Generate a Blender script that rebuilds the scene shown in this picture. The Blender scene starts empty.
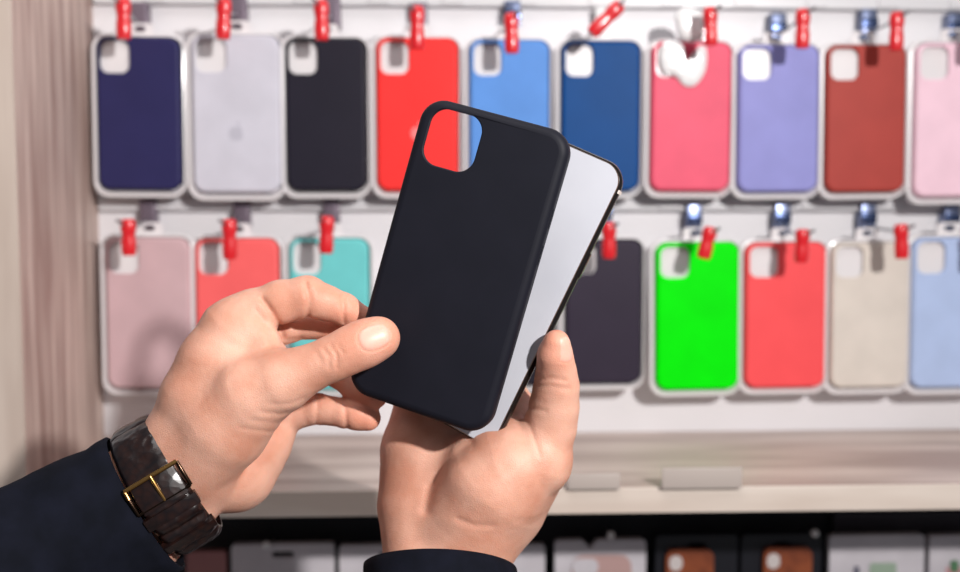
import bpy, bmesh, math, random
import numpy as np
from mathutils import Vector, Matrix, noise
random.seed(7)
C = bpy.context.scene.collection
PI = math.pi
F = 969.0
# ------------------------------------------------------------------ camera
CAM = Vector((0, 0, 1.40))
RC = Matrix.Rotation(math.radians(-2.2), 3, 'Z') @ Matrix.Rotation(math.radians(90 - 4.0), 3, 'X')
cd = bpy.data.cameras.new('camera'); cam = bpy.data.objects.new('camera', cd); C.objects.link(cam)
cam.location = CAM; cam.rotation_euler = RC.to_euler()
cd.sensor_width = 36; cd.lens = F / 960 * 36; cd.clip_start = 0.02
cd.dof.use_dof = True; cd.dof.focus_distance = 0.485; cd.dof.aperture_fstop = 5.0
bpy.context.scene.camera = cam

def W(v):                       # camera-space metres -> world
    return CAM + RC @ Vector(v)
def P(px, py, d):               # a point seen at (px,py) at distance d along the view
    return W(((px - 480) / F * d, (286 - py) / F * d, -d))
def Q(px, py, y):               # a point seen at (px,py) on the plane Y = y of the shop wall
    r = RC @ Vector(((px - 480) / F, (286 - py) / F, -1))
    return CAM + r * (y / r.y)

# ------------------------------------------------------------------ helpers
def s2l(c): return tuple(((x / 255) / 12.92 if x / 255 <= .04045 else ((x / 255 + .055) / 1.055) ** 2.4) for x in c)
def tag(o, label=None, cat=None, group=None, kind=None):
    for k, v in (('label', label), ('category', cat), ('group', group), ('kind', kind)):
        if v: o[k] = v
    return o
def empty(name, loc, rot=(0, 0, 0)):
    o = bpy.data.objects.new(name, None); C.objects.link(o)
    o.location = loc; o.rotation_euler = rot; o.empty_display_size = .02
    return o
def link(name, me, m, parent=None, smooth=True):
    o = bpy.data.objects.new(name, me); C.objects.link(o)
    if m is not None and not me.materials: me.materials.append(m)
    if smooth: me.shade_smooth()
    if parent: o.parent = parent
    return o
def caps_flat(me, sharp):
    me.shade_smooth()
    if sharp: me.set_sharp_from_angle(angle=math.radians(sharp))
    for p in me.polygons:
        if p.material_index == 7: p.use_smooth = False; p.material_index = 0
def obj(name, bm, m, parent=None, smooth=False, sharp=35):
    me = bpy.data.meshes.new(name)
    bmesh.ops.recalc_face_normals(bm, faces=bm.faces[:])
    bm.to_mesh(me); bm.free()
    if smooth: caps_flat(me, sharp)
    else:
        for p in me.polygons: p.material_index = 0
    o = link(name, me, m, parent, False)
    return o
def box(bm, x0, x1, y0, y1, z0, z1, bev=0):
    r = bmesh.ops.create_cube(bm, size=1)
    vs = r['verts']
    for v in vs:
        v.co = Vector(((x0 + x1) / 2 + v.co.x * (x1 - x0), (y0 + y1) / 2 + v.co.y * (y1 - y0), (z0 + z1) / 2 + v.co.z * (z1 - z0)))
    if bev:
        es = list({e for v in vs for e in v.link_edges})
        bmesh.ops.bevel(bm, geom=es, offset=bev, segments=3, profile=.5, affect='EDGES')
def tube(bm, pts, r, n=10):
    pts = [Vector(p) for p in pts]; rs = r if isinstance(r, (list, tuple)) else [r] * len(pts)
    rings = []; up = Vector((0.13, .2, 1)).normalized()
    for i, p in enumerate(pts):
        t = (pts[min(i + 1, len(pts) - 1)] - pts[max(i - 1, 0)]).normalized()
        a = t.cross(up).normalized(); b = t.cross(a)
        rings.append([bm.verts.new(p + (a * math.cos(2 * PI * k / n) + b * math.sin(2 * PI * k / n)) * rs[i]) for k in range(n)])
    for i in range(len(rings) - 1):
        for k in range(n):
            bm.faces.new((rings[i][k], rings[i][(k + 1) % n], rings[i + 1][(k + 1) % n], rings[i + 1][k]))
    bm.faces.new(rings[0]); bm.faces.new(rings[-1])
def rr(w, h, r, n=8, cx=0, cy=0):
    out = []
    for qx, qy, a0 in ((1, 1, 0), (-1, 1, 90), (-1, -1, 180), (1, -1, 270)):
        for i in range(n + 1):
            a = math.radians(a0 + 90 * i / n)
            out.append((cx + qx * (w / 2 - r) + r * math.cos(a), cy + qy * (h / 2 - r) + r * math.sin(a)))
    return out
def loop(bm, pts, z): return [bm.verts.new((p[0], p[1], z)) for p in pts]
def bridge(bm, a, b):
    n = len(a)
    for i in range(n): bm.faces.new((a[i], a[(i + 1) % n], b[(i + 1) % n], b[i]))
def fill(bm, loops):
    es = []
    for l in loops:
        for i in range(len(l)):
            e = bm.edges.get((l[i], l[(i + 1) % len(l)])) or bm.edges.new((l[i], l[(i + 1) % len(l)]))
            es.append(e)
    g = bmesh.ops.triangle_fill(bm, use_beauty=True, use_dissolve=False, edges=es)
    for f_ in g['geom']:
        if isinstance(f_, bmesh.types.BMFace): f_.material_index = 7      # marks a flat cap until the mesh is made
def slab(bm, outline, z0, z1, holes=()):
    a = loop(bm, outline, z0); b = loop(bm, outline, z1); bridge(bm, a, b)
    ha = []; hb = []
    for h in holes:
        p = loop(bm, h, z0); q = loop(bm, h, z1); bridge(bm, p, q); ha.append(p); hb.append(q)
    fill(bm, [a] + ha); fill(bm, [b] + hb)

# ------------------------------------------------------------------ materials
def mat(name, col, rough=.5, metal=0, spec=.5, coat=0, coatr=.1, sss=0, trans=0):
    m = bpy.data.materials.new(name); m.use_nodes = True
    b = m.node_tree.nodes['Principled BSDF']
    b.inputs['Base Color'].default_value = (*col, 1); b.inputs['Roughness'].default_value = rough
    b.inputs['Metallic'].default_value = metal; b.inputs['Specular IOR Level'].default_value = spec
    b.inputs['Coat Weight'].default_value = coat; b.inputs['Coat Roughness'].default_value = coatr
    if sss:
        b.inputs['Subsurface Weight'].default_value = sss
    b.inputs['Transmission Weight'].default_value = trans
    return m
def N(m, t, **kw):
    n = m.node_tree.nodes.new(t)
    for k, v in kw.items():
        if hasattr(n, k): setattr(n, k, v)
        else: n.inputs[k.replace('_', ' ')].default_value = v
    return n
def L(m, a, b): m.node_tree.links.new(a, b)
def bsdf(m): return m.node_tree.nodes['Principled BSDF']
def mottle(m, col, col2, scale, stretch=(1, 1, 1), bump=0, detail=4, dist=.001, lo=.35, hi=.65):
    tc = N(m, 'ShaderNodeTexCoord'); mp = N(m, 'ShaderNodeMapping'); mp.inputs['Scale'].default_value = stretch
    L(m, tc.outputs['Object'], mp.inputs['Vector'])
    nz = N(m, 'ShaderNodeTexNoise', Scale=scale, Detail=detail); L(m, mp.outputs[0], nz.inputs['Vector'])
    cr = N(m, 'ShaderNodeValToRGB'); cr.color_ramp.elements[0].position = lo; cr.color_ramp.elements[1].position = hi
    cr.color_ramp.elements[0].color = (*col, 1); cr.color_ramp.elements[1].color = (*col2, 1)
    L(m, nz.outputs['Fac'], cr.inputs[0]); L(m, cr.outputs[0], bsdf(m).inputs['Base Color'])
    if bump:
        bp = N(m, 'ShaderNodeBump', Strength=bump, Distance=dist); L(m, nz.outputs['Fac'], bp.inputs['Height']); L(m, bp.outputs[0], bsdf(m).inputs['Normal'])
    return m
def sc(c, k): return tuple(min(x * k, .95) for x in c)
M = {}
M['wall'] = mottle(mat('white_wall_panel', (.8, .79, .8), .5), (.81, .79, .81), (.85, .83, .86), 6)
M['rail'] = mat('white_rail', (.70, .69, .71), .35)
M['dark'] = mottle(mat('black_board', (.01, .01, .014), .6), (.006, .007, .012), (.012, .012, .018), 5)
M['wood'] = mottle(mat('pale_grey_oak', (.4, .3, .25), .5), s2l((170, 150, 142)), s2l((214, 197, 188)), 4, (1, 8, 14), .1, 6)
M['woodv'] = mottle(mat('pink_grey_oak', (.4, .3, .25), .5), s2l((158, 130, 122)), s2l((210, 188, 178)), 7, (12, 12, .8), .1, 6)
M['edge'] = mottle(mat('cream_oak_edge', (.5, .45, .4), .5), s2l((208, 192, 180)), s2l((226, 213, 202)), 5, (1, 1, 6))
M['edgev'] = mottle(mat('cream_oak_upright_edge', (.5, .45, .4), .5), s2l((196, 178, 166)), s2l((214, 198, 186)), 5, (8, 8, 1))
M['tray'] = mat('clear_white_blister', (.78, .75, .76), .3, coat=.3)
M['white'] = mat('glossy_white_plastic', (.93, .93, .93), .25, coat=.6)
M['steel'] = mat('blue_grey_steel', s2l((120, 130, 160)), .3, .8)
M['plate'] = mat('purple_grey_plate', s2l((118, 105, 118)), .4, .3)
M['wire'] = mat('steel_wire', (.35, .35, .37), .3, .9)
M['red'] = mat('red_plastic', (.72, .014, .022), .28, coat=.4)
M['black_si'] = mottle(mat('black_silicone', (.015, .015, .02), .6, spec=.22), (.0065, .0068, .0125), (.0078, .0080, .0145), 40)
M['inner'] = mat('black_microfibre', (.01, .01, .014), .9)

# ------------------------------------------------------------------ setting
YW = 0.945
zs = Q(700, 431, YW).z                    # top of the shelf
def solve_y(px, py, z):
    r = RC @ Vector(((px - 480) / F, (286 - py) / F, -1)); t = (z - CAM.z) / r.z
    return (CAM + r * t).y
YF = solve_y(620, 488, zs)
zb = Q(620, 513.5, YF).z                  # underside of the shelf
XL = Q(100, 260, YW).x                    # inner face of the left upright
b = bmesh.new(); box(b, -.9, 1.2, YW, YW + .03, zs - .02, 2.3)
tag(obj('wall_back', b, M['wall']), kind='structure')
b = bmesh.new(); box(b, -.9, 1.2, YW, YW + .03, .3, zs - .02)
tag(obj('wall_back_lower', b, M['dark']), kind='structure')
b = bmesh.new(); box(b, -1.6, 2.0, -1.2, YW + .03, -.02, 0)
tag(obj('floor', b, mottle(mat('grey_floor', (.3, .28, .27), .4), (.22, .2, .19), (.3, .28, .26), 4)), kind='structure')
# upright side board
YP = solve_y(22, 300, Q(22, 300, .79).z)
r0 = RC @ Vector(((20 - 480) / F, (286 - 300) / F, -1)); YP = r0.y * XL / r0.x
b = bmesh.new(); box(b, XL - .045, XL, YP + .002, YW, .3, 2.3, .001)
up = obj('upright_panel', b, M['woodv'])
tag(up, 'pinkish grey wood-grain upright board at the left edge of the display', 'panel')
b = bmesh.new(); box(b, XL - .046, XL + .0005, YP - .001, YP + .002, .3, 2.3)
tag(obj('edge_strip', b, M['edgev'], up), 'cream front edge')
# shelf
b = bmesh.new(); box(b, XL + .0005, 1.1, YF + .002, YW - .0005, zb, zs, .0008)
sh = obj('shelf', b, M['wood'])
tag(sh, 'long pale wood-grain shelf board under the hanging phone cases', 'shelf')
b = bmesh.new(); box(b, XL + .0005, 1.1, YF, YF + .002, zb, zs, .0005)
tag(obj('edge_strip', b, M['edge'], sh), 'cream front edge')
# display rails
def rail(py, nm, label):
    z = Q(600, py, YW).z
    b = bmesh.new(); box(b, XL + .002, 1.1, YW - .008, YW - .0005, z - .006, z + .006, .002)
    for i in range(22):
        x = XL + .05 + i * .07
        box(b, x, x + .02, YW - .010, YW - .006, z - .004, z + .004)
    tag(obj(nm, b, M['rail']), label, 'rail', 'white rails that carry the hooks')
rail(3, 'hook_rail', 'white metal hook rail above the upper row of phone cases')
rail(205, 'hook_rail', 'white metal hook rail between the two rows of phone cases')

# ------------------------------------------------------------------ phone cases hanging on the wall
CW, CH = .0765, .1455
def case_mesh(name, w, h, r, dep, t, hole, hr, fil, n=8, slots=False):
    """open shell: back face at z=0 looking +z, walls going to -dep"""
    bm = bmesh.new()
    hx, hy, hw, hh = hole
    prev = loop(bm, rr(w - .0008, h - .0008, r, n), -dep)
    first = prev
    seq = [(0, -dep + .0006), (0, -fil)]
    for i in range(1, 7):
        a = i / 6 * PI / 2
        seq.append((fil * (1 - math.cos(a)), -fil * (1 - math.sin(a))))
    for ins, z in seq:
        cur = loop(bm, rr(w - 2 * ins, h - 2 * ins, max(r - ins, .001), n), z); bridge(bm, prev, cur); prev = cur
    holes = rr(hw, hh, hr, n, hx, hy); lip = rr(hw + .0012, hh + .0012, hr + .0006, n, hx, hy)
    h0 = loop(bm, lip, 0); h1 = loop(bm, holes, -.0005); h2 = loop(bm, holes, -t)
    n0 = len(bm.faces); bridge(bm, prev, h0); bm.faces.ensure_lookup_table()
    for q in range(n0, len(bm.faces)): bm.faces[q].material_index = 7
    bridge(bm, h0, h1); bridge(bm, h1, h2)
    i2 = loop(bm, rr(w - 2 * t - fil * 1.2, h - 2 * t - fil * 1.2, r - t - fil * .6, n), -t)
    n0 = len(bm.faces); bridge(bm, i2, h2); bm.faces.ensure_lookup_table()
    for q in range(n0, len(bm.faces)): bm.faces[q].material_index = 7
    i1 = loop(bm, rr(w - 2 * t, h - 2 * t, r - t, n), -t - fil * .6); bridge(bm, i2, i1)
    i0 = loop(bm, rr(w - 2 * t, h - 2 * t, r - t, n), -dep); bridge(bm, i1, i0); bridge(bm, i0, first)
    bmesh.ops.recalc_face_normals(bm, faces=bm.faces[:])
    me = bpy.data.meshes.new(name); bm.to_mesh(me); bm.free(); caps_flat(me, 40)
    return me
HOLE = (-CW / 2 + .0035 + .0135, CH / 2 - .0035 - .0155, .027, .031)
me_case = case_mesh('case_shell', CW, CH, .011, .009, .0016, HOLE, .008, .003)
me_case.materials.append(M['tray'])
def tray_mesh():
    bm = bmesh.new()
    o = rr(CW + .010, CH + .011, .015, 8, -.001, -.002)
    slab(bm, o, -.0105, -.0095); slab(bm, rr(CW - .0045, CH - .0045, .010, 8), -.0094, -.0035)
    a = loop(bm, rr(CW + .010, CH + .011, .015, 8, -.001, -.002), -.0095)
    b_ = loop(bm, rr(CW + .009, CH + .010, .0145, 8, -.001, -.002), -.0045)
    c_ = loop(bm, rr(CW + .0045, CH + .0045, .012, 8, 0, -.0012), -.0040)
    d_ = loop(bm, rr(CW + .0015, CH + .0015, .011, 8, 0, 0), -.0094)
    bridge(bm, a, b_); bridge(bm, b_, c_); bridge(bm, c_, d_)
    return bm
def tab_mesh():
    bm = bmesh.new()
    slab(bm, rr(.024, .014, .004, 5, 0, CH / 2 + .0075), -.0095, -.0087, [rr(.010, .006, .0025, 4, 0, CH / 2 + .009)])
    return bm
bmt = tray_mesh(); me_tray = bpy.data.meshes.new('blister_tray'); bmesh.ops.recalc_face_normals(bmt, faces=bmt.faces[:]); bmt.to_mesh(me_tray); bmt.free(); me_tray.materials.append(M['tray']); caps_flat(me_tray, 40)
bmt = tab_mesh(); me_tab = bpy.data.meshes.new('hang_tab'); bmesh.ops.recalc_face_normals(bmt, faces=bmt.faces[:]); bmt.to_mesh(me_tab); bmt.free(); caps_flat(me_tab, 40); me_tab.materials.append(M['tray'])

def add_logo(parent, m, zc, s=1.0):
    """pale fruit-shaped mark: two lobes with a bite and a leaf"""
    bm = bmesh.new(); pts = []
    n = 40
    for i in range(n):
        a = 2 * PI * i / n
        x = math.cos(a); y = math.sin(a)
        r = .0056 * (1 - .10 * math.exp(-((a - PI / 2) / .25) ** 2) - .07 * math.exp(-((a - 3 * PI / 2) / .25) ** 2))
        X = x * r * 1.0; Y = y * r * 1.05
        if (X - .0070) ** 2 + (Y - .0010) ** 2 < .0028 ** 2:
            d = math.hypot(X - .0070, Y - .0010); X, Y = .0070 + (X - .0070) / d * .0028 * -1 if X > .0070 else .0070 - math.sqrt(max(.0028 ** 2 - (Y - .001) ** 2, 0)), Y
        pts.append((X * s, Y * s + zc))
    slab(bm, pts, .00002, .0002)
    leaf = [(.0004 + .0024 * t + w * .0009 * math.sin(PI * t), .0068 + .0030 * t - w * .0009 * math.sin(PI * t)) for t, w in ((0, 0), (.3, 1), (.7, 1), (1, 0), (.7, -1), (.3, -1))]
    slab(bm, [(x * s, y * s + zc) for x, y in leaf], .00002, .0002)
    o = obj('logo', bm, m, parent)
    return o

def case_mat(nm, rgb, rough=.42, k=1.12, coat=.15):
    c = sc(s2l(rgb), k)
    m = mat(nm, c, rough, spec=.15 if nm.startswith('deep') else .08 if nm.startswith('green') else .2, coat=0)
    mottle(m, sc(c, .96), sc(c, 1.04), 30)
    return m
YC = 0.905   # depth of the case faces
row1 = [  # left, right, top, bottom in the photo, colour, words, tilt
 (97, 180, 37, 190, (44, 42, 86), 'navy', 'dark navy blue phone case, first in the upper row beside the wood upright', .5),
 (192, 280, 35, 193, (205, 203, 214), 'silver', 'silvery lilac white phone case in the upper row between the navy and the black one', 0),
 (286, 366, 38, 191, (32, 29, 42), 'black', 'black phone case in the upper row between the silvery white and the bright red one', -.2),
 (377, 458, 38, 191, (248, 52, 50), 'scarlet', 'bright red phone case with a pale logo, upper row, partly behind the held black case', 0),
 (470, 549, 40, 191, (92, 146, 220), 'sky', 'light sky blue phone case, upper row, seen above the held black case', 0),
 (562, 640, 41, 191, (0, 70, 134), 'deep', 'glossy deep blue phone case in the upper row, right behind the phone corner', 0),
 (652, 731, 42, 191, (236, 92, 118), 'rose', 'rose pink phone case with a white glare shape over its camera opening', .2),
 (739, 819, 45, 192, (146, 146, 208), 'violet', 'periwinkle violet phone case in the upper row beside the brick brown one', -.6),
 (827, 906, 45, 192, (172, 66, 58), 'brick', 'brick brown phone case in the upper row beside the periwinkle one', -1.0),
 (916, 996, 43, 197, (244, 206, 220), 'blush', 'pale blush pink phone case at the right end of the upper row', -.8)]
row2 = [
 (106, 190, 238, 389, (204, 172, 176), 'dusty', 'dusty pink phone case at the left end of the lower row', .5),
 (196, 279, 239, 390, (255, 104, 104), 'coral', 'coral pink phone case, lower row, above the left hand beside the aqua one', 0),
 (290, 369, 239, 390, (112, 204, 204), 'aqua', 'aqua turquoise phone case, lower row, half behind the left hand', 0),
 (476, 555, 240, 386, (30, 26, 38), 'jet', 'jet black phone case in the lower row, seen between the smartphone and the right thumb', 0),
 (566, 642, 240, 384, (48, 40, 56), 'plum', 'blackish plum phone case, lower row, beside the right thumb', -.2),
 (657, 739, 243, 390, (0, 238, 4), 'green', 'neon green phone case in the lower row', -1.0),
 (746, 826, 243, 388, (250, 84, 88), 'salmon', 'coral red phone case, lower row, between the neon green and the beige one', -.8),
 (832, 909, 243, 388, (218, 208, 198), 'beige', 'beige phone case, lower row, between the coral red and the light blue one', -.8),
 (913, 992, 238, 388, (178, 196, 232), 'lightblue', 'pale powder blue phone case at the right end of the lower row', -.8)]
def hang_case(e, grp):
    x0, x1, y0, y1, rgb, nm, label, tilt = e
    c = Q((x0 + x1) / 2, (y0 + y1) / 2, YC)
    wd = (Q(x1, (y0 + y1) / 2, YC) - Q(x0, (y0 + y1) / 2, YC)).length
    ht = (Q((x0 + x1) / 2, y1, YC) - Q((x0 + x1) / 2, y0, YC)).length
    t = empty('phone_case', c, (PI / 2, math.radians(tilt * .0), 0))
    t.rotation_euler = (Matrix.Rotation(math.radians(tilt * .8), 3, 'Y') @ Matrix.Rotation(PI / 2, 3, 'X')).to_euler()
    k = wd / CW; kk = ht / CH
    t.scale = (k, kk, 1)
    tag(t, label, 'phone case', grp)
    o = bpy.data.objects.new('case_shell', me_case); C.objects.link(o); o.parent = t
    o.material_slots[0].link = 'OBJECT'; o.material_slots[0].material = case_mat(nm + '_silicone', rgb, rough=.5, k=1.0)
    tr = bpy.data.objects.new('blister_tray', me_tray); C.objects.link(tr); tr.parent = t
    tb = bpy.data.objects.new('hang_tab', me_tab); C.objects.link(tb); tb.parent = t
    print('case', nm, round(wd * 1000, 1), round(ht * 1000, 1))
    return t
cases = {}
for e in row1: cases[e[5]] = hang_case(e, 'phone cases in the upper row')
for e in row2: cases[e[5]] = hang_case(e, 'phone cases in the lower row')
lo = add_logo(cases['scarlet'], mat('pale_red_logo', s2l((255, 130, 130)), .4), -.018, 1.15)
lo2 = add_logo(cases['silver'], mat('pale_grey_logo', s2l((188, 186, 198)), .4), -.018, 1.15)

# highlights on the clear plastic at the rose case, modelled as white shapes
def bulged_piece(pts, th, name, m, parent=None):
    """a glossy piece standing in for a highlight: outline given on the case plane, with bulging relief"""
    bm = bmesh.new()
    cx = sum(p[0] for p in pts) / len(pts); cz = sum(p[1] for p in pts) / len(pts)
    prev = None
    for s, dy in ((1, 0), (.97, -.35 * th), (.86, -.8 * th), (.6, -1.0 * th), (.3, -1.02 * th)):
        ring = []
        for i, (x, z) in enumerate(pts):
            X = cx + (x - cx) * s; Z = cz + (z - cz) * s
            w = noise.noise(Vector((X * 160, Z * 160, 3))) * .0014 * (1 if s < 1 else 0)
            ring.append(bm.verts.new((X, dy + w, Z)))
        if prev: bridge(bm, prev, ring)
        else: base = ring
        prev = ring
    bm.faces.new(prev); bm.faces.new(base)
    return obj(name, bm, m, parent, True, 80)
def px_outline(pts, y, c, n=5):
    """closed smooth outline from photo points on plane y, relative to c"""
    w = [Q(a, b_, y) - c for a, b_ in pts]; out = []
    m = len(w)
    for i in range(m):
        p0, p1, p2, p3 = w[i - 1], w[i], w[(i + 1) % m], w[(i + 2) % m]
        for j in range(n):
            t = j / n
            q = .5 * ((2 * p1) + (p2 - p0) * t + (2 * p0 - 5 * p1 + 4 * p2 - p3) * t * t + (3 * p1 - p0 - 3 * p2 + p3) * t ** 3)
            out.append((q.x, q.z))
    return out
c0 = Q(690, 50, YC - .0015)
glare_ob = bulged_piece(px_outline([(662, 45), (672, 40), (682, 44), (684, 56), (686, 66), (692, 66), (696, 56), (699, 46), (706, 48), (707, 62), (703, 76), (694, 86), (684, 85), (675, 76), (664, 73), (660, 60)], YC - .0015, c0), .0028, 'glare_patch', M['white'])
glare_ob.location = c0
tag(glare_ob, 'glossy white shape standing for glare over the rose pink case', 'glare shape')
c0 = Q(690, 25, YC - .012)  # glare on the clear holder at the hook, built as a white shape
glare_ob = bulged_piece(px_outline([(676, 12), (690, 8), (702, 14), (704, 26), (702, 40), (692, 42), (680, 38), (676, 27)], YC - .012, c0), .005, 'holder_glare', M['white'])
glare_ob.location = c0
tag(glare_ob, 'glossy white shape for glare on the clear holder above the rose pink case', 'label holder')

# ------------------------------------------------------------------ hooks and red locks
def lock_mesh():
    bm = bmesh.new(); n = 20
    prof = [(0, .0), (.0042, .0), (.0056, -.001), (.0064, -.004), (.0066, -.009), (.0060, -.0125), (.0056, -.0145), (.0056, -.017), (.0058, -.0195), (.0062, -.025), (.0060, -.0325), (.0052, -.0345), (0, -.035)]
    rings = []
    for r, z in prof:
        if r == 0: rings.append([bm.verts.new((0, 0, z))])
        else: rings.append([bm.verts.new((r * math.cos(2 * PI * k / n), r * .8 * math.sin(2 * PI * k / n), z)) for k in range(n)])
    for a, b_ in zip(rings, rings[1:]):
        for k in range(n):
            if len(a) == 1: bm.faces.new((a[0], b_[k], b_[(k + 1) % n]))
            elif len(b_) == 1: bm.faces.new((a[k], b_[0], a[(k + 1) % n]))
            else: bm.faces.new((a[k], b_[k], b_[(k + 1) % n], a[(k + 1) % n]))
    for z in (-.021, -.025, -.029):
        box(bm, -.0064, .0064, -.0012, .0012, z - .0008, z + .0008)
    bmesh.ops.recalc_face_normals(bm, faces=bm.faces[:])
    me = bpy.data.meshes.new('security_lock'); bm.to_mesh(me); bm.free(); me.shade_smooth(); me.set_sharp_from_angle(angle=math.radians(50)); me.materials.append(M['red'])
    return me
me_lock = lock_mesh()
# plate px, plate py, lock top (px,py), lock bottom (px,py), near which case, plate style
hooks = [
 (142, 20, (123, -2), (124, 40), 'navy', 'plate', 1), (240, 12, (224, -2), (223, 40), 'silvery white', 'plate', 1), (333, 14, (321, 0), (322, 41), 'black', 'plate', 1),
 (420, 20, (417, 6), (417, 50), 'bright red', 'plate', 1), (512, 18, (511, 13), (512, 54), 'sky blue', 'steel', 1), (602, 25, (621, 4), (591, 34), 'deep blue', 'white', 1),
 (694, 30, (710, 7), (711, 46), 'rose pink', 'white', 1), (776, 30, (803, 9), (802, 49), 'periwinkle violet', 'steel', 1), (866, 26, (897, 12), (896, 51), 'brick brown', 'steel', 1),
 (952, 30, (988, 12), (987, 50), 'blush pink', 'steel', 1),
 (150, 214, (128, 219), (129, 256), 'dusty pink', 'plate', 2), (243, 214, (229, 219), (230, 260), 'coral pink', 'plate', 2), (332, 214, (327, 216), (326, 254), 'aqua', 'plate', 2),
 (514, 214, (516, 220), (516, 258), 'jet black', 'steel', 2),
 (603, 214, (609, 222), (609, 259), 'blackish plum', 'steel', 2), (692, 220, (711, 227), (703, 259), 'neon green', 'steel', 2), (780, 219, (803, 229), (801, 263), 'coral red', 'steel', 2),
 (865, 219, (901, 224), (902, 259), 'beige', 'steel', 2), (948, 220, (990, 226), (990, 260), 'powder blue', 'steel', 2)]
for hx, hy, lt, lb, nm, style, row in hooks:
    pc = Q(hx, hy, YW - .006)
    t = empty('display_hook', (pc.x, YW, pc.z))
    tag(t, 'metal display hook holding the %s phone case' % nm, 'hook', 'display hooks')
    b = bmesh.new(); box(b, -.0075, .0075, -.0145, -.0005, -.015, .015, .0015)
    obj('back_plate', b, M['white'] if style == 'white' else M[style], t, True)
    if style == 'steel':
        b = bmesh.new(); box(b, -.0078, .0078, -.0165, -.0140, -.004, .006, .001); obj('label_clip', b, mat('dark_blue_steel', s2l((70, 84, 120)), .25, .8), t, True)
    tip = Q(lt[0], lt[1], .865); bot = Q(lb[0], lb[1], .865)
    ax = (bot - tip).normalized(); thr = tip + ax * .007
    o = t.location
    # the prong leaves the plate, runs through the tab of the package and ends in the lock
    p0 = Vector((0, -.004, -.006)); p3 = thr - o
    side = Vector((.006 if hx > 480 else -.006, -.012, .006))
    pts = [p0, p0 + Vector((0, -.012, 0)), p0.lerp(p3, .5) + Vector((0, 0, -.001)), p3, p3 + side * .5, p3 + side]
    b = bmesh.new(); tube(b, pts, .0013, 10); obj('prong', b, M['wire'], t, True)
    lk = bpy.data.objects.new('security_lock', me_lock); C.objects.link(lk)
    lk.location = tip; zax = (-ax); xax = Vector((0, 1, 0)).cross(zax).normalized(); yax = zax.cross(xax)
    lk.rotation_euler = Matrix((xax, yax, zax)).transposed().to_euler()
    s = (bot - tip).length / .035; lk.scale = (1.02, 1.02, s)
    tag(lk, ('slanted red plastic lock on the hook of the deep blue phone case' if nm == 'deep blue' else 'red plastic lock on the hook of the %s phone case' % nm), 'lock', 'red locks on the hooks')

# ------------------------------------------------------------------ packages under the shelf
YB = .90
def package(x0, x1, ytop, m, label, cutout=False, name='boxed_phone_case', y=YB, h=.175, notch=None):
    a = Q(x0, ytop, y); c = Q(x1, ytop, y); w = c.x - a.x
    t = empty(name, ((a.x + c.x) / 2, y + .004, a.z - h)); tag(t, label, 'package', 'packages under the shelf')
    bm = bmesh.new(); o = rr(w, h, .004, 4, 0, h / 2)
    holes = [rr(w * .22, .006, .0028, 4, 0, h - .010)] if cutout else []
    if notch:
        i = max(range(len(o)), key=lambda k: (round(o[k][1], 5), -abs(o[k][0]))); top = h
        k = 4     # between the last right-hand and the first left-hand corner point
        o = o[:k + 1] + [(notch + .008, top), (notch + .0035, top - .004), (notch, top - .0085), (notch - .0035, top - .004), (notch - .008, top)] + o[k + 1:]
    slab(bm, o, -.004, .004, holes)
    bmesh.ops.rotate(bm, verts=bm.verts, matrix=Matrix.Rotation(PI / 2, 3, 'X'))
    obj('carton', bm, m, t, True)
    return t, w, h
card = mottle(mat('white_card', s2l((214, 208, 214)), .4, coat=.2), s2l((206, 200, 206)), s2l((222, 216, 222)), 20)
blk = mat('black_card', (.009, .009, .014), .4)
def printed(t, name, m, pts, h, yy=-.0044, th=.0006):
    bm = bmesh.new(); slab(bm, pts, 0, th)
    bmesh.ops.rotate(bm, verts=bm.verts, matrix=Matrix.Rotation(PI / 2, 3, 'X'))
    for v in bm.verts: v.co.y += yy
    return obj(name, bm, m, t, True)
pk = [
 (186, 226, 552, mat('pink_card', s2l((176, 120, 120)), .5), 'dull pink package under the shelf, at the far left below the watch', False),
 (231, 334, 545, card, 'white package under the shelf, first to the right of the left wrist', True),
 (339, 440, 546, card, 'white package under the shelf, partly behind the right sleeve', True),
 (452, 545, 546, card, 'white package under the shelf, just to the right of the right wrist', True)]
for x0, x1, yt, m, lb, cut in pk: package(x0, x1, yt, m, lb, cut)
# package with a dusty pink case in a white tray
t, w, h = package(555, 646, 541, card, 'white package with a dusty pink case in it, under the shelf', False, notch=-.010)
pm = mat('dusty_pink_case', s2l((196, 160, 156)), .45)
printed(t, 'case_window', pm, rr(w * .66, .15, .012, 5, .001, h - .014 - .075), h)
printed(t, 'camera_opening', card, rr(.025, .016, .007, 5, -w * .17, h - .025), h, -.0051)
# two brown leather cases on black cards
for (x0, x1, yt, cx0, cx1, cy, lb) in ((656, 738, 536, 665, 712, 548, 'brown leather case on a black card, right of the white package with dusty pink case'),
                                      (742, 822, 535, 762, 810, 546, 'brown leather case on a black card, left of the white package with green picture')):
    t, w, h = package(x0, x1, yt, blk, lb, True)
    a = Q(cx0, cy, YB); c = Q(cx1, cy, YB); mx = (a.x + c.x) / 2 - t.location.x; cw = c.x - a.x; top = a.z - t.location.z
    br = mottle(mat('brown_leather', s2l((150, 76, 46)), .45), s2l((104, 48, 30)), s2l((150, 78, 46)), 40)
    printed(t, 'leather_case', br, rr(cw, .14, .008, 5, mx, top - .07), h, -.0044, .006)
    printed(t, 'camera_opening', mat('pale_disc', s2l((216, 206, 204)), .3), rr(.0125, .015, .006, 5, mx - cw / 2 + .009, top - .0125), h, -.0106)
t, w, h = package(830, 925, 536, card, 'white package with a grey green picture, under the shelf', False)
printed(t, 'picture', mat('grey_green_print', s2l((160, 180, 160)), .5), rr(.026, .05, .002, 3, .006, h - .052), h)
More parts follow.
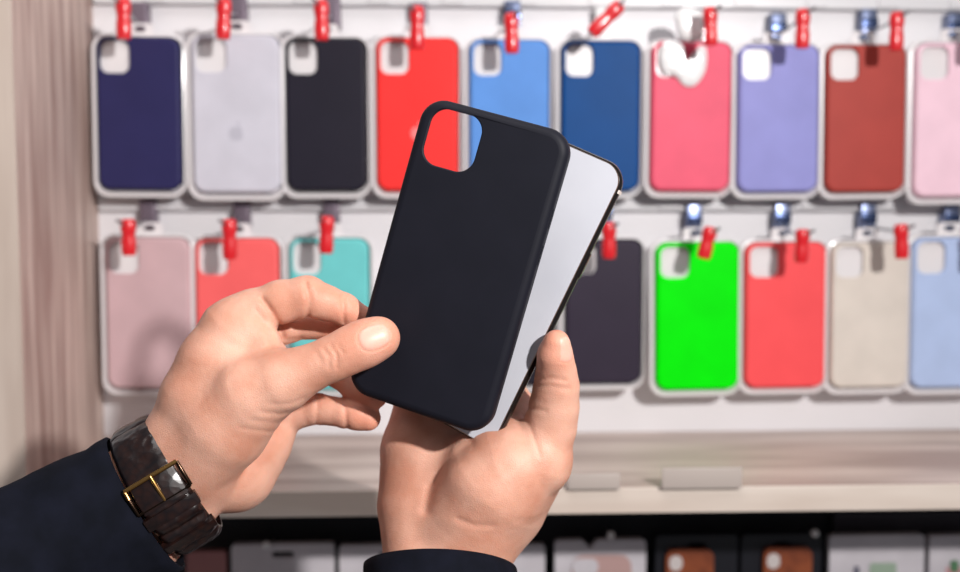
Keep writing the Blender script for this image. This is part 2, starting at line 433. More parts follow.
printed(t, 'picture', mat('dark_print', s2l((90, 90, 110)), .5), rr(.005, .05, .002, 3, -.020, h - .055), h)
t, w, h = package(930, 1024, 536, card, 'white package with a pink and green picture, at the far right below', False)
printed(t, 'picture', mat('pink_print', s2l((214, 160, 164)), .5), rr(.040, .05, .002, 3, -.010, h - .056), h)
printed(t, 'picture', mat('green_print', s2l((90, 130, 96)), .5), rr(.008, .012, .002, 3, -.022, h - .030), h, -.0051)
# hooks of the lower display with white ball tips
for px, py, bx, lb in ((611, 535, 604, 'hook with a white ball tip above the white package with the dusty pink case'), (815, 533, 808, 'hook with a white ball tip just left of the white package with a green picture'),
                       (266, 545, 272, 'hook with a white ball tip over the first white package right of the left wrist')):
    tip = Q(px, py, YB - .035); bs = Q(bx, py - 6, YW)
    t = empty('ball_hook', (bs.x, YW, bs.z)); tag(t, lb, 'hook', 'ball tipped hooks under the shelf')
    b = bmesh.new(); tube(b, [(0, 0, 0), (0, -.02, 0), (tip.x - bs.x, tip.y - YW, tip.z - bs.z)], .0016, 8); obj('prong', b, M['wire'], t, True)
    b = bmesh.new(); bmesh.ops.create_uvsphere(b, u_segments=16, v_segments=10, radius=.0036)
    for v in b.verts: v.co += Vector((tip.x - bs.x, tip.y - YW, tip.z - bs.z))
    obj('ball_tip', b, M['white'], t, True)
# grey header bar of the lower display
b = bmesh.new(); za = Q(890, 524, YW - .004).z; box(b, Q(830, 524, YW).x, 1.1, YW - .010, YW - .0005, za - .012, za + .014, .002)
tag(obj('header_bar', b, mat('charcoal_bar', s2l((60, 56, 64)), .5)), 'charcoal grey bar under the shelf above the white package with a green picture', 'bar')
# low pale milky strips standing on the shelf
for x0, x1, y0, y1, lb in ((568, 620, 474, 490, 'low pale milky strip on the shelf, nearer the right wrist'), (662, 742, 468, 489, 'low pale milky strip on the shelf below the neon green case')):
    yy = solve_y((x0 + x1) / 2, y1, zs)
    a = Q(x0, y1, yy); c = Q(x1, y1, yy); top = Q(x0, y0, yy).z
    t = empty('pale_strip', ((a.x + c.x) / 2, yy, zs)); tag(t, lb, 'price holder', 'low pale strips on the shelf')
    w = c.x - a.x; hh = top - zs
    b = bmesh.new(); box(b, -w / 2, w / 2, 0, .0012, .0002, hh, .0005); obj('face', b, mat('milky_strip', s2l((184, 172, 165)), .35), t, True)
    b = bmesh.new(); box(b, -w / 2, w / 2, .0012, .010, .0002, .0014, .0003); obj('foot', b, mat('milky_strip', s2l((184, 172, 165)), .35), t, True)

# ------------------------------------------------------------------ held case and phone
def rodr(r):
    v = Vector(r); return Matrix.Rotation(v.length, 3, v.normalized())
def pose(t, r, pos):
    R_ = RC @ rodr(r); t.location = W([x / 1000 for x in pos]); t.rotation_euler = R_.to_euler()
PCr, PCt = (0.0611478, -0.236224, -0.288346), (-12.72467, 11.28819, -487.06466)
PPr, PPt = (-0.0156456, -0.3479557, -0.4541673), (7.74794, 4.69313, -514.05953)
t = empty('phone_case', (0, 0, 0)); pose(t, PCr, (PCt[0], PCt[1] - 1.2, PCt[2]))
tag(t, 'matte black phone case with square camera opening held up between the two hands', 'phone case')
me = case_mesh('case_shell', 0.0790, .1575, .0125, .0100, .0016, (-.0395 + .0062 + .01425, .07875 - .0042 - .0145, .0275, .0290), .0085, .0044, 14)
me.materials.append(M['black_si'])
cs = bpy.data.objects.new('case_shell', me); C.objects.link(cs); cs.parent = t
for y0, y1 in ((.031, .041), (.012, .022)):
    b = bmesh.new(); box(b, .0388, .0398, -.0070, -.0045, y0, y1)
    bmesh.ops.rotate(b, verts=b.verts, matrix=Matrix.Rotation(0, 3, 'X'))
    for v in b.verts: v.co = Vector((v.co.x, v.co.z, v.co.y))
    obj('side_button', b, M['black_si'], t, True)
b = bmesh.new(); slab(b, rr(.0715, .1495, .0105, 8), -.0030, -.0018, [rr(.0287, .0302, .009, 8, -.0395 + .0062 + .01425, .07875 - .0042 - .0145)]); obj('lining', b, M['inner'], t, True)

t = empty('smartphone', (0, 0, 0)); pose(t, PPr, (PPt[0] + 1.0, PPt[1] - 1.6, PPt[2]))
tag(t, 'silver white smartphone with dark bronze metal frame lying behind the held black case', 'smartphone')
w, h, r, n = .0775, .1635, .0125, 14
bm = bmesh.new(); seq = []
for i in range(9):
    a = -PI / 2 + PI * i / 8
    seq.append((.0026 * (1 - math.cos(a)), -.0040 + .0034 * math.sin(a)))
prev = None
for ins, z in seq:
    cur = loop(bm, rr(w - 2 * ins, h - 2 * ins, r - ins, n), z)
    if prev: bridge(bm, prev, cur)
    else: fill(bm, [cur])
    prev = cur
fill(bm, [prev])
fm = mat('dark_bronze_frame', (.022, .017, .016), .2, .6, coat=.3)
obj('frame', bm, fm, t, True, 60)
bm = bmesh.new(); slab(bm, rr(w - .0038, h - .0038, r - .0019, n), -.0012, -.0002); obj('back_glass', bm, mottle(mat('silver_white_glass', (.6, .6, .63), .2, coat=.5), s2l((196, 197, 206)), s2l((206, 207, 215)), 15), t, True)
bm = bmesh.new(); slab(bm, rr(w - .0030, h - .0030, r - .0015, n), -.0011, -.00045, [rr(w - .0043, h - .0043, r - .00215, n)]); obj('copper_rim', bm, mat('copper_rim', s2l((206, 170, 148)), .3, 1.0), t, True)
bm = bmesh.new(); slab(bm, rr(w - .0042, h - .0042, r - .0021, n), -.0082, -.0072); obj('screen', bm, mat('black_glass', (.004, .004, .005), .08, coat=1), t, True)
bm = bmesh.new(); box(bm, w / 2 - .0012, w / 2 + .00008, h / 2 - .0140, h / 2 - .0120, -.0066, -.0016); obj('antenna_band', bm, mat('pale_band', s2l((226, 214, 206)), .3), t)
for y0, y1 in ((.020, .034),):
    bm = bmesh.new(); box(bm, w / 2 - .0006, w / 2 + .0005, y0, y1, -.0052, -.0030, .0002); obj('side_button', bm, fm, t, True)

# ------------------------------------------------------------------ hands: smooth union of tapered capsules, meshed with surface nets
def cs_pt(px, py, d): return np.array([(px - 480) / F * d, (286 - py) / F * d, -d], np.float32)
def smin(a, b_, k):
    hh = np.clip(.5 + .5 * (b_ - a) / k, 0, 1)
    return b_ + (a - b_) * hh - k * hh * (1 - hh)
class Field:
    def __init__(s, lo, hi, vs):
        s.lo = np.array(lo, np.float32); s.vs = vs
        n = np.ceil((np.array(hi) - s.lo) / vs).astype(int)
        s.ax = [s.lo[i] + vs * np.arange(n[i], dtype=np.float32) for i in range(3)]
        s.X, s.Y, s.Z = s.ax[0][:, None, None], s.ax[1][None, :, None], s.ax[2][None, None, :]
        s.n = n
    def cap(s, a, b_):
        A = cs_pt(*a[:3]); B = cs_pt(*b_[:3]); ra = a[3] * a[2] / F; rb = b_[3] * b_[2] / F
        d = B - A; L2 = float(d @ d) + 1e-6
        t = np.clip(((s.X - A[0]) * d[0] + (s.Y - A[1]) * d[1] + (s.Z - A[2]) * d[2]) / L2, 0, 1)
        q = np.sqrt((s.X - A[0] - t * d[0]) ** 2 + (s.Y - A[1] - t * d[1]) ** 2 + (s.Z - A[2] - t * d[2]) ** 2)
        return q - (ra + (rb - ra) * t)
    def chain(s, pts, k=2.0):
        r = None
        for a, b_ in zip(pts, pts[1:]):
            c = s.cap(a, b_); r = c if r is None else smin(r, c, k)
        return r
    def union(s, chains, k):
        r = None
        for c in chains:
            c = s.chain(c); r = c if r is None else smin(r, c, k)
        return r
def surface_nets(S, lo, vs):
    neg = S < 0
    nx, ny, nz = S.shape
    cnt = np.zeros((nx - 1, ny - 1, nz - 1), np.int8)
    for dx in (0, 1):
        for dy in (0, 1):
            for dz in (0, 1): cnt += neg[dx:nx - 1 + dx, dy:ny - 1 + dy, dz:nz - 1 + dz]
    act = np.argwhere((cnt > 0) & (cnt < 8))
    idx = -np.ones(cnt.shape, np.int32); idx[tuple(act.T)] = np.arange(len(act))
    cor = [(0, 0, 0), (1, 0, 0), (0, 1, 0), (1, 1, 0), (0, 0, 1), (1, 0, 1), (0, 1, 1), (1, 1, 1)]
    val = np.stack([S[act[:, 0] + c[0], act[:, 1] + c[1], act[:, 2] + c[2]] for c in cor], 1)
    acc = np.zeros((len(act), 3)); num = np.zeros(len(act))
    for i in range(8):
        for j in range(i + 1, 8):
            if sum(abs(cor[i][k] - cor[j][k]) for k in range(3)) != 1: continue
            a, b_ = val[:, i], val[:, j]; m = (a < 0) != (b_ < 0)
            t = np.where(m, a / np.where(m, a - b_, 1), 0)
            p = np.array(cor[i]) + t[:, None] * (np.array(cor[j]) - np.array(cor[i]))
            acc += p * m[:, None]; num += m
    V = (act + acc / num[:, None]) * vs + np.array(lo)
    faces = []
    for ax in range(3):
        u, v = (ax + 1) % 3, (ax + 2) % 3
        sl0 = [slice(None)] * 3; sl1 = [slice(None)] * 3; sl0[ax] = slice(0, -1); sl1[ax] = slice(1, None)
        e = np.argwhere(neg[tuple(sl0)] != neg[tuple(sl1)])
        e = e[(e[:, u] > 0) & (e[:, v] > 0) & (e[:, u] < S.shape[u] - 1) & (e[:, v] < S.shape[v] - 1)]
        q = []
        for du, dv in ((-1, -1), (0, -1), (0, 0), (-1, 0)):
            c = e.copy(); c[:, u] += du; c[:, v] += dv; q.append(idx[tuple(c.T)])
        q = np.stack(q, 1); flip = ~neg[tuple(e.T)]
        q[flip] = q[flip][:, ::-1]
        faces.append(q[(q >= 0).all(1)])
    return V, np.concatenate(faces)
def crease(fd, S, pts, wpx, depth_mm, dmax):
    """a skin fold: lowers the surface along a line seen from the front"""
    PX = 480 + F * fd.X / -fd.Z; PY = 286 - F * fd.Y / -fd.Z
    best = None
    for (ax_, ay), (bx, by) in zip(pts, pts[1:]):
        dx, dy = bx - ax_, by - ay; L2 = dx * dx + dy * dy
        t = np.clip(((PX - ax_) * dx + (PY - ay) * dy) / L2, 0, 1)
        q = (PX - ax_ - t * dx) ** 2 + (PY - ay - t * dy) ** 2
        best = q if best is None else np.minimum(best, q)
    amp = np.exp(-best / wpx ** 2) * (-fd.Z < dmax) * (np.abs(S) < 6)
    return S + depth_mm * amp.astype(np.float32)

VS = .85
# ---- left hand (thumb in front of the case, fingers behind)
fl = Field(cs_pt(20, 600, 560) * [1, 1, 1] - [30, 0, 40], [-37, 25, -432], VS)
palm = fl.union([
    [(40, 552, 498, 60), (110, 508, 502, 50), (160, 468, 503, 40), (178, 446, 503, 38)],       # forearm, upper
    [(60, 585, 505, 60), (136, 536, 508, 46), (182, 498, 508, 38), (205, 476, 510, 36)],        # forearm, lower
    [(183, 445, 503, 38), (205, 402, 503, 45), (222, 366, 505, 44), (237, 333, 507, 37), (252, 316, 508, 26)],   # index metacarpal, back of hand
    [(195, 460, 500, 42), (224, 425, 494, 46), (252, 395, 488, 40), (280, 382, 484, 30)],       # thenar
    [(235, 370, 528, 45), (258, 395, 530, 38), (254, 350, 530, 26)],
    [(248, 338, 503, 22), (266, 346, 498, 18), (272, 368, 492, 20)]], 7)                       # web
thumb = fl.chain([(280, 383, 484, 29), (304, 371, 482, 23.5), (322, 363, 481, 21.0), (336, 357, 481, 21.4), (352, 349, 482, 22.4), (366, 343, 483, 22.6), (378.5, 338, 484, 21.6)], 4)
S = smin(palm, thumb, 6)
hypo = fl.chain([(196, 474, 512, 34), (210, 474, 517, 37), (234, 469, 526, 41), (256, 441, 530, 36), (275, 425, 534, 22)], 5)
S = smin(S, hypo, 2.0)
index = fl.chain([(245, 318, 508, 24), (280, 302, 508, 21), (307, 297, 508, 20.5), (326, 303, 511, 17), (343, 309, 514, 15.5), (360, 318, 517, 13.5)], 3)
mid = fl.chain([(255, 335, 526, 22), (288, 329, 528, 13.5), (312, 325, 529, 13), (336, 330, 529, 12), (352, 338, 529, 12)], 3)
ring = fl.chain([(268, 375, 536, 20), (300, 362, 538, 14), (328, 370, 534, 13), (352, 384, 527, 12.8), (375, 396.5, 522, 12.3)], 3)
pink = fl.chain([(270, 422, 534, 20), (300, 412, 532, 15), (318, 409, 530, 15.2), (332, 411, 528, 13.6), (346, 413.5, 526, 14.2), (358, 416, 524, 13.6), (368, 418, 523, 12.8)], 2.5)
for fg, k in ((index, 4), (mid, 2.5), (ring, 2), (pink, 3)): S = smin(S, fg, k)
# fold lines
for pts, wd, dp, dm in (
    ([(306, 284), (309, 298), (308, 318)], 2.6, 1.5, 520), ([(312, 290), (313, 312)], 2.0, .5, 520), ([(343, 296), (344, 322)], 2.2, 1.1, 530),
    ([(263, 300), (272, 312), (279, 324), (284, 342)], 3.0, 1.5, 522), ([(256, 310), (266, 326), (270, 345)], 3.0, .6, 520),
    ([(288, 340), (302, 338)], 2, .5, 530),
    ([(324, 349), (330, 357), (329, 368)], 2.0, .55, 492), ([(331, 346), (337, 355), (337, 367)], 2.0, .6, 492), ([(338, 345), (343, 353)], 2.0, .45, 492), ([(317, 353), (321, 362)], 2.0, .4, 492),
    ([(262, 412), (280, 414), (296, 411)], 2.4, .4, 515), ([(252, 420), (276, 423), (293, 420)], 2.2, .3, 515), ([(270, 404), (290, 404), (304, 398)], 2.2, .35, 515), ([(240, 428), (270, 432), (288, 429)], 2.0, .35, 515),
    ([(344, 400), (347, 427)], 2.2, .7, 545), ([(318, 396), (316, 424)], 2.4, .6, 545)):
    S = crease(fl, S, pts, wd, dp, dm)
def nail_field(fd, c, ax, nrm, la, lb, lc):
    c = cs_pt(*c); ax = np.array(ax, float); ax /= np.linalg.norm(ax); nrm = np.array(nrm, float); nrm -= ax * (nrm @ ax); nrm /= np.linalg.norm(nrm); sd = np.cross(ax, nrm)
    return c, ax, sd, nrm, la, lb, lc
def nail_eval(nf, V):
    c, ax, sd, nrm, la, lb, lc = nf; d = V - c
    return ((np.abs(d @ ax) / la) ** 2.6 + (np.abs(d @ sd) / lb) ** 2.6) ** (1 / 2.6), (d @ nrm)
nail_l = nail_field(fl, (374, 337, 472), (.90, .36, 0), (.05, .12, 1), 7.2, 5.9, 4)
VL, FL = surface_nets(S, fl.lo, VS)

# ---- right hand (palm up under the phone, thumb at its right side)
fr = Field([-75, -215, -585], [66, -5, -440], VS)
palm = fr.union([
    [(436, 700, 440, 56), (432, 610, 505, 44), (424, 560, 530, 40), (420, 505, 540, 42), (425, 450, 546, 44), (428, 410, 550, 35)],   # ulnar side
    [(462, 700, 440, 54), (464, 610, 505, 40), (466, 560, 526, 43), (472, 520, 528, 48)],
    [(474, 522, 528, 48), (494, 482, 522, 56), (508, 469, 520, 50), (535, 458, 518, 38), (550, 426, 515, 25)],       # thenar
    [(440, 420, 556, 34), (475, 415, 556, 36), (505, 415, 556, 32)],
    [(500, 500, 540, 48), (516, 470, 540, 46), (516, 444, 545, 38), (505, 424, 554, 30)]], 11)
thumb = fr.chain([(550, 428, 515, 26), (554, 407, 512, 23.8), (556.5, 386, 508, 21.5), (556, 370, 504, 18.6), (555, 355, 499, 16.4), (556.5, 343, 496, 13.4)], 4)
S = smin(palm, thumb, 3.5)
for ch in ([(505, 410, 556, 24), (504, 360, 552, 18), (514, 312, 540, 16), (524, 280, 536, 14)],
           [(476, 408, 560, 24), (480, 352, 556, 18), (488, 300, 546, 16.5), (494, 262, 542, 14)],
           [(448, 410, 560, 22), (448, 356, 560, 17), (455, 306, 554, 15.5), (462, 272, 550, 13)],
           [(424, 418, 558, 20), (418, 372, 558, 15), (422, 336, 556, 13), (428, 308, 554, 11.5)]):
    S = smin(S, fr.chain(ch, 3), 2.5)
for pts, wd, dp, dm in (
    ([(470, 443), (446, 464), (430, 486), (426, 510)], 6, 1.3, 540),
    ([(524, 417), (530, 427), (537, 446), (540, 456)], 2.4, .6, 535), ([(528, 408), (545, 411)], 2.5, .6, 530),
    ([(458, 519), (474, 525), (492, 526)], 2.8, .5, 540), 
    ([(538, 380), (552, 378), (566, 381)], 2.2, .55, 520), ([(538, 386), (552, 386), (570, 389)], 2.2, .4, 520)):
    S = crease(fr, S, pts, wd, dp, dm)
nail_r = nail_field(fr, (569, 349, 492), (-.04, 1, .10), (.98, .0, .18), 6.4, 4.6, 4)
VR, FR = surface_nets(S, fr.lo, VS)

# ---- skin mesh
tips_l = [(374, 340, 484), (360, 318, 517), (368, 418, 523), (352, 338, 529), (373, 400, 522)]
tips_r = [(555, 344, 496)]
RCn = np.array(RC); CAMn = np.array(CAM)
def finish(V, Fc, tips, nf):
    V = V.astype(float)
    # light smoothing
    nb = np.zeros_like(V); ct = np.zeros(len(V))
    for k in range(4):
        a, b_ = Fc[:, k], Fc[:, (k + 1) % 4]
        np.add.at(nb, a, V[b_]); np.add.at(ct, a, 1); np.add.at(nb, b_, V[a]); np.add.at(ct, b_, 1)
    V = V * .5 + nb / ct[:, None] * .5
    tip = np.zeros(len(V))
    for t_ in tips:
        tip = np.maximum(tip, np.exp(-((np.linalg.norm(V - cs_pt(*t_), axis=1) / 15) ** 2)))
    e, hgt = nail_eval(nf, V)
    front = hgt > -nf[6]
    nail = np.where(front, np.clip((1.03 - e) / .10, 0, 1), 0)
    # groove round the nail, flatter plate inside
    g = np.where(front, np.exp(-((e - 1.07) / .09) ** 2) * .45, 0)
    V = V - np.outer(g, nf[3]) + np.outer(nail * .12, nf[3])
    return V, tip, nail
VL, tl, nl = finish(VL, FL, tips_l, nail_l)
VR, tr_, nr = finish(VR, FR, tips_r, nail_r)
V = np.concatenate([VL, VR]) / 1000; Fc = np.concatenate([FL, FR + len(VL)])
V = V @ RCn.T + CAMn
origin = np.array(P(480, 600, .45)); V = V - origin
me = bpy.data.meshes.new('body')
me.vertices.add(len(V)); me.vertices.foreach_set('co', V.ravel().astype(np.float32))
me.loops.add(Fc.size); me.loops.foreach_set('vertex_index', Fc.ravel().astype(np.int32))
me.polygons.add(len(Fc)); me.polygons.foreach_set('loop_start', (np.arange(len(Fc)) * 4).astype(np.int32)); me.polygons.foreach_set('loop_total', np.full(len(Fc), 4, np.int32))
me.update(calc_edges=True); me.validate()
for nm_, arr in (('tip', np.concatenate([tl, tr_])), ('nail', np.concatenate([nl, nr]))):
    at = me.attributes.new(nm_, 'FLOAT', 'POINT'); at.data.foreach_set('value', arr.astype(np.float32))
print('hand verts', len(V))

sk = mat('skin', s2l((228, 178, 154)), .48, spec=.4, sss=.22)
bs = bsdf(sk); bs.inputs['Subsurface Radius'].default_value = (1, .35, .2); bs.inputs['Subsurface Scale'].default_value = .004
SKIN1, SKIN2 = s2l((205, 145, 121)), s2l((222, 170, 148))
tc = N(sk, 'ShaderNodeTexCoord')
n1 = N(sk, 'ShaderNodeTexNoise', Scale=45, Detail=3); L(sk, tc.outputs['Object'], n1.inputs['Vector'])
r1 = N(sk, 'ShaderNodeValToRGB'); r1.color_ramp.elements[0].position = .35; r1.color_ramp.elements[1].position = .65
r1.color_ramp.elements[0].color = (*SKIN1, 1); r1.color_ramp.elements[1].color = (*SKIN2, 1); L(sk, n1.outputs['Fac'], r1.inputs[0])
at = N(sk, 'ShaderNodeAttribute'); at.attribute_name = 'tip'
mx = N(sk, 'ShaderNodeMix'); mx.data_type = 'RGBA'
ml = N(sk, 'ShaderNodeMath'); ml.operation = 'MULTIPLY'; ml.inputs[1].default_value = .6; L(sk, at.outputs['Fac'], ml.inputs[0]); L(sk, ml.outputs[0], mx.inputs[0])
L(sk, r1.outputs[0], mx.inputs[6]); mx.inputs[7].default_value = (*s2l((232, 150, 124)), 1)
an = N(sk, 'ShaderNodeAttribute'); an.attribute_name = 'nail'
mn = N(sk, 'ShaderNodeMix'); mn.data_type = 'RGBA'; L(sk, an.outputs['Fac'], mn.inputs[0]); L(sk, mx.outputs[2], mn.inputs[6]); mn.inputs[7].default_value = (*s2l((232, 176, 158)), 1)
L(sk, mn.outputs[2], bs.inputs['Base Color'])
mr = N(sk, 'ShaderNodeMapRange'); L(sk, an.outputs['Fac'], mr.inputs[0]); mr.inputs[3].default_value = .5; mr.inputs[4].default_value = .4; L(sk, mr.outputs[0], bs.inputs['Roughness'])
v1 = N(sk, 'ShaderNodeTexVoronoi', Scale=900); v1.feature = 'DISTANCE_TO_EDGE'; L(sk, tc.outputs['Object'], v1.inputs['Vector'])
n2 = N(sk, 'ShaderNodeTexNoise', Scale=260, Detail=4); L(sk, tc.outputs['Object'], n2.inputs['Vector'])
ad = N(sk, 'ShaderNodeMath'); ad.operation = 'ADD'; L(sk, v1.outputs['Distance'], ad.inputs[0]); L(sk, n2.outputs['Fac'], ad.inputs[1])
iv = N(sk, 'ShaderNodeMath'); iv.operation = 'SUBTRACT'; iv.inputs[0].default_value = 1; L(sk, an.outputs['Fac'], iv.inputs[1])
bp = N(sk, 'ShaderNodeBump', Distance=.0006); ms = N(sk, 'ShaderNodeMath'); ms.operation = 'MULTIPLY'; ms.inputs[1].default_value = .35; L(sk, iv.outputs[0], ms.inputs[0]); L(sk, ms.outputs[0], bp.inputs['Strength'])
L(sk, ad.outputs[0], bp.inputs['Height']); L(sk, bp.outputs[0], bs.inputs['Normal'])
person = empty('person', Vector(origin))
tag(person, 'person in a black long sleeved top holding up a black phone case and a phone', 'person')
link('body', me, sk, person)

# ------------------------------------------------------------------ sleeves
knit = mottle(mat('black_blue_knit', s2l((20, 22, 32)), .9, spec=.1), s2l((12, 14, 22)), s2l((18, 20, 31)), 60)
def ringtube(name, rings, m, parent, n=72, thick=.0022, seed=0, fold=.0018, org=None):
    """rings: (centre, u, v) with half axes u, v; the last ring is the open cuff"""
    bm = bmesh.new(); loops_ = []
    K = 8
    cen = []
    for i in range(len(rings) - 1):
        for j in range(K): cen.append(tuple(Vector(a).lerp(Vector(b_), j / K) for a, b_ in zip(rings[i], rings[i + 1])))
    cen.append(tuple(Vector(a) for a in rings[-1]))
    tot = len(cen)
    for i, (c, u, v) in enumerate(cen):
        ring = []
        s = i / (tot - 1)
        for k in range(n):
            a = 2 * PI * k / n
            d = u * math.cos(a) + v * math.sin(a)
            f_ = noise.noise(Vector((math.cos(a) * 1.6 + seed, math.sin(a) * 1.6, s * 7))) * fold * (1.2 if s < .93 else max(0, (1 - s) / .07) * 1.0 + .2)
            hem = .0008 * (s > .955)
            ring.append(bm.verts.new(c + d * (1 + (f_ + hem) / d.length) - org))
        loops_.append(ring)
    for a, b_ in zip(loops_, loops_[1:]): bridge(bm, a, b_)
    # rolled inner lip
    c, u, v = cen[-1]; c2, u2, v2 = cen[-3]
    ax = (cen[-1][0] - cen[-2][0]).normalized()
    i1 = [bm.verts.new(c + ax * .0006 + (u * math.cos(2 * PI * k / n) + v * math.sin(2 * PI * k / n)) * .975 - org) for k in range(n)]
    i2 = [bm.verts.new(c2 + (u2 * math.cos(2 * PI * k / n) + v2 * math.sin(2 * PI * k / n)) * .93 - org) for k in range(n)]
    bridge(bm, loops_[-1], i1); bridge(bm, i1, i2)
    bm.faces.new(loops_[0])
    return obj(name, bm, m, parent, True, 80)
def ring3(px, py, d, axis, wpx, vmm):
    """ring at a seen point, axis in camera space; half width wpx (pixels) across the view, half thickness vmm"""
    a = Vector(axis).normalized(); view = Vector((0, 0, 1))
    u = a.cross(view).normalized(); v = u.cross(a).normalized()
    return P(px, py, d), RC @ (u * (wpx * d / F)), RC @ (v * (vmm / 1000))
og = Vector(origin)
# left: cuff seen from (107,438) to (165,550)
axl = (.84, .50, -.22)
ringtube('sleeve', [ring3(-190, 660, .40, axl, 96, 44), ring3(-60, 598, .445, axl, 84, 40), ring3(60, 541, .485, axl, 73, 34), ring3(145, 503, .505, axl, 75, 33)], knit, person, seed=1, org=og)
axr = (.02, .87, -.49)
ringtube('sleeve', [ring3(455, 900, .36, axr, 118, 46), ring3(447, 760, .43, axr, 98, 40), ring3(440, 640, .495, axr, 84, 38), ring3(440, 568, .522, axr, 75, 40)], knit, person, seed=5, org=og)

# ------------------------------------------------------------------ watch strap
leather = mat('dark_brown_croc_leather', (.02, .01, .008), .3, spec=.4, coat=.25, coatr=.15)
tc = N(leather, 'ShaderNodeTexCoord'); vv = N(leather, 'ShaderNodeTexVoronoi', Scale=260); L(leather, tc.outputs['Object'], vv.inputs['Vector'])
cr = N(leather, 'ShaderNodeValToRGB'); cr.color_ramp.elements[0].color = (.020, .007, .005, 1); cr.color_ramp.elements[1].color = (.004, .003, .004, 1); L(leather, vv.outputs['Distance'], cr.inputs[0]); L(leather, cr.outputs[0], bsdf(leather).inputs['Base Color'])
bb = N(leather, 'ShaderNodeBump', Strength=.25, Distance=.0008); L(leather, vv.outputs['Distance'], bb.inputs['Height']); L(leather, bb.outputs[0], bsdf(leather).inputs['Normal'])
gold = mat('gold_metal', s2l((184, 142, 84)), .25, 1.0)
axs = Vector((.84, .50, -.22)).normalized()
wc, wu, wv = ring3(167, 484, .506, axs, 63, 28.5)
watch = empty('wristwatch', wc)
tag(watch, 'dark brown ridged leather watch strap with gold buckle around the left wrist', 'watch')
AX = RC @ axs
def wring(s, a, h_):                         # s across the strap (m), a angle, h_ height above the ring
    d = wu * math.cos(a) + wv * math.sin(a)
    return AX * s + d * (1 + h_ / d.length)
# which angle faces the camera at the buckle's place (157,478)?
def ang_at(px, py):
    best = None
    for i in range(720):
        a = 2 * PI * i / 720; p = wc + wring(0, a, .002); c = RC.transposed() @ (p - CAM)
        if (RC.transposed() @ (wring(0, a, 0))).z < 0: continue
        x, y = 480 + F * c.x / -c.z, 286 - F * c.y / -c.z
        q = (x - px) ** 2 + (y - py) ** 2
        if best is None or q < best[0]: best = (q, a)
    return best[1]
ab = ang_at(157, 479); sg = 1 if ang_at(175, 515) > ab else -1
nA, nS = 480, 14
HW = .0128
bm = bmesh.new(); rows = []
for i in range(nA):
    a = 2 * PI * i / nA
    # u points screen-down-right or up-left; ridges on the half below the buckle
    row = []
    for j in range(nS + 1):
        s = -HW + 2 * HW * j / nS; e = 1 - abs(2 * j / nS - 1) ** 6
        da = (a - ab) * sg; da = (da + PI) % (2 * PI) - PI
        rid = (.0022 * abs(math.sin(da * 12)) ** .8 - .0008) if da > .25 else .0016 * abs(math.sin((da + .12) * 3.4)) ** .35
        row.append(bm.verts.new(wring(s, a, .0012 + e * (.0016 + rid) + .0005 * noise.noise(Vector((a * 9, s * 300, 0))))))
    inner = [bm.verts.new(wring(HW, a, 0)), bm.verts.new(wring(-HW, a, 0))]
    rows.append(row + inner)
for i in range(nA): 
    A, B = rows[i], rows[(i + 1) % nA]
    for j in range(len(A)): bm.faces.new((A[j], A[(j + 1) % len(A)], B[(j + 1) % len(A)], B[j]))
obj('strap', bm, leather, watch, True, 80)
def band(name, a0, a1, h0, h1, hw, m, nn=10, parent=watch):
    bm = bmesh.new(); prev = None
    for i in range(nn + 1):
        a = a0 + (a1 - a0) * i / nn
        r_ = [bm.verts.new(wring(-hw, a, h0)), bm.verts.new(wring(-hw, a, h1 - .0006)), bm.verts.new(wring(-hw + .0008, a, h1)), bm.verts.new(wring(hw - .0008, a, h1)), bm.verts.new(wring(hw, a, h1 - .0006)), bm.verts.new(wring(hw, a, h0))]
        if prev: bridge(bm, prev, r_)
        else: bm.faces.new(r_)
        prev = r_
    bm.faces.new(prev)
    return obj(name, bm, m, parent, True, 40)
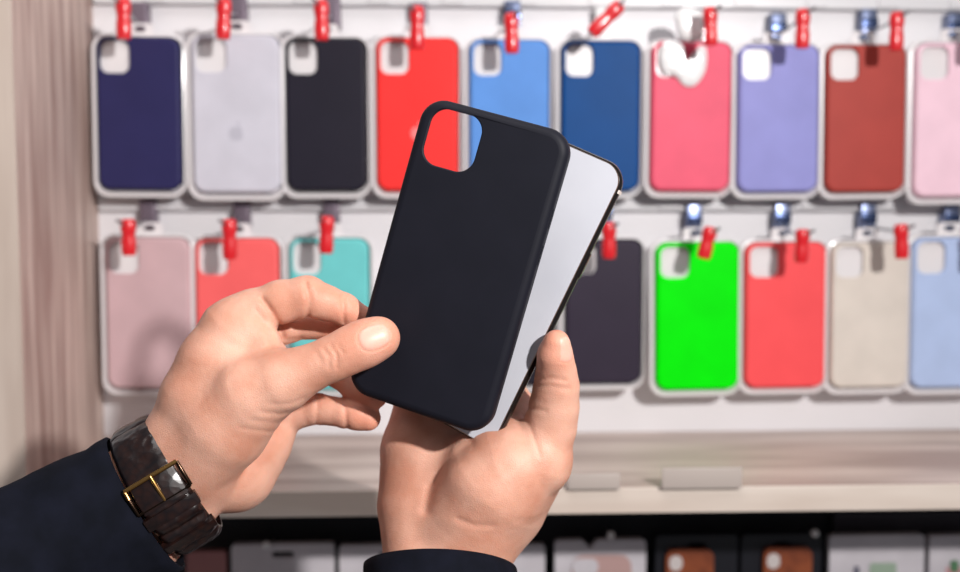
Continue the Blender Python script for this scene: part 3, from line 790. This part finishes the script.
# buckle: gold frame of four tubes
d1 = sg * .10
bm = bmesh.new()
A0, A1 = ab - d1 * .6, ab + sg * .30
hb = .0048
tube(bm, [wring(-HW - .0012, A0, hb), wring(0, A0, hb + .0008), wring(HW + .0012, A0, hb)], .0012, 10)
tube(bm, [wring(-HW - .0012, A0 + (A1 - A0) * k / 6, hb - .001 * (k / 6)) for k in range(3)], .0011, 10)
bk = obj('buckle', bm, gold, watch, True, 60)
bm = bmesh.new()
dkm = mat('dark_bronze_metal', (.05, .03, .02), .2, 1.0)
tube(bm, [wring(HW + .0012, A0 + (A1 - A0) * k / 6, hb - .001 * (k / 6)) for k in range(7)], .0010, 10)
tube(bm, [wring(-HW - .0012, A0 + (A1 - A0) * k / 6, hb - .001 * (k / 6)) for k in range(2, 7)], .0010, 10)
tube(bm, [wring(-HW - .0012, A1, hb - .001), wring(HW + .0012, A1, hb - .001)], .0009, 10)
obj('frame', bm, dkm, bk, True, 60)
bm = bmesh.new(); tube(bm, [wring(.0, A1, hb - .001), wring(.0, (A0 + A1) / 2, hb + .0003), wring(.0, A0, hb + .0012)], .0010, 10); obj('prong', bm, gold, bk, True, 60)
band('keeper', A1 + sg * .10, A1 + sg * .26, .001, .0056, HW + .0012, leather)
band('keeper', A1 + sg * .62, A1 + sg * .76, .001, .0052, HW + .0012, leather)
band('strap_end', A0 - sg * .02, A1 + sg * .05, .002, .0046, HW - .001, leather)

# ------------------------------------------------------------------ light
def light(kind, name, loc, energy, size, col=(1, 1, 1), rot=(0, 0, 0)):
    ld = bpy.data.lights.new(name, kind); ld.energy = energy; ld.color = col
    if kind == 'AREA': ld.shape = 'DISK'; ld.size = size
    else: ld.shadow_soft_size = size
    o = bpy.data.objects.new(name, ld); C.objects.link(o); o.location = loc; o.rotation_euler = rot
    return o
light('AREA', 'shop_lamp', CAM + Vector((.53, -.32, .37)), 20, .05, (1, .97, .945), Vector((-.82, .5, -.24)).to_track_quat('-Z', 'Y').to_euler())
light('AREA', 'overhead_fill', (-.2, .1, 2.75), 10, .9, (1, .97, .95))  # unseen overhead disk added as even fill
wd = bpy.data.worlds.new('world'); bpy.context.scene.world = wd; wd.use_nodes = True
wd.node_tree.nodes['Background'].inputs[0].default_value = (.90, .92, 1.0, 1); wd.node_tree.nodes['Background'].inputs[1].default_value = .17
vs = bpy.context.scene.view_settings
vs.view_transform = 'Standard'; vs.look = 'None'; vs.gamma = 1; vs.exposure = 0; vs.use_curve_mapping = False
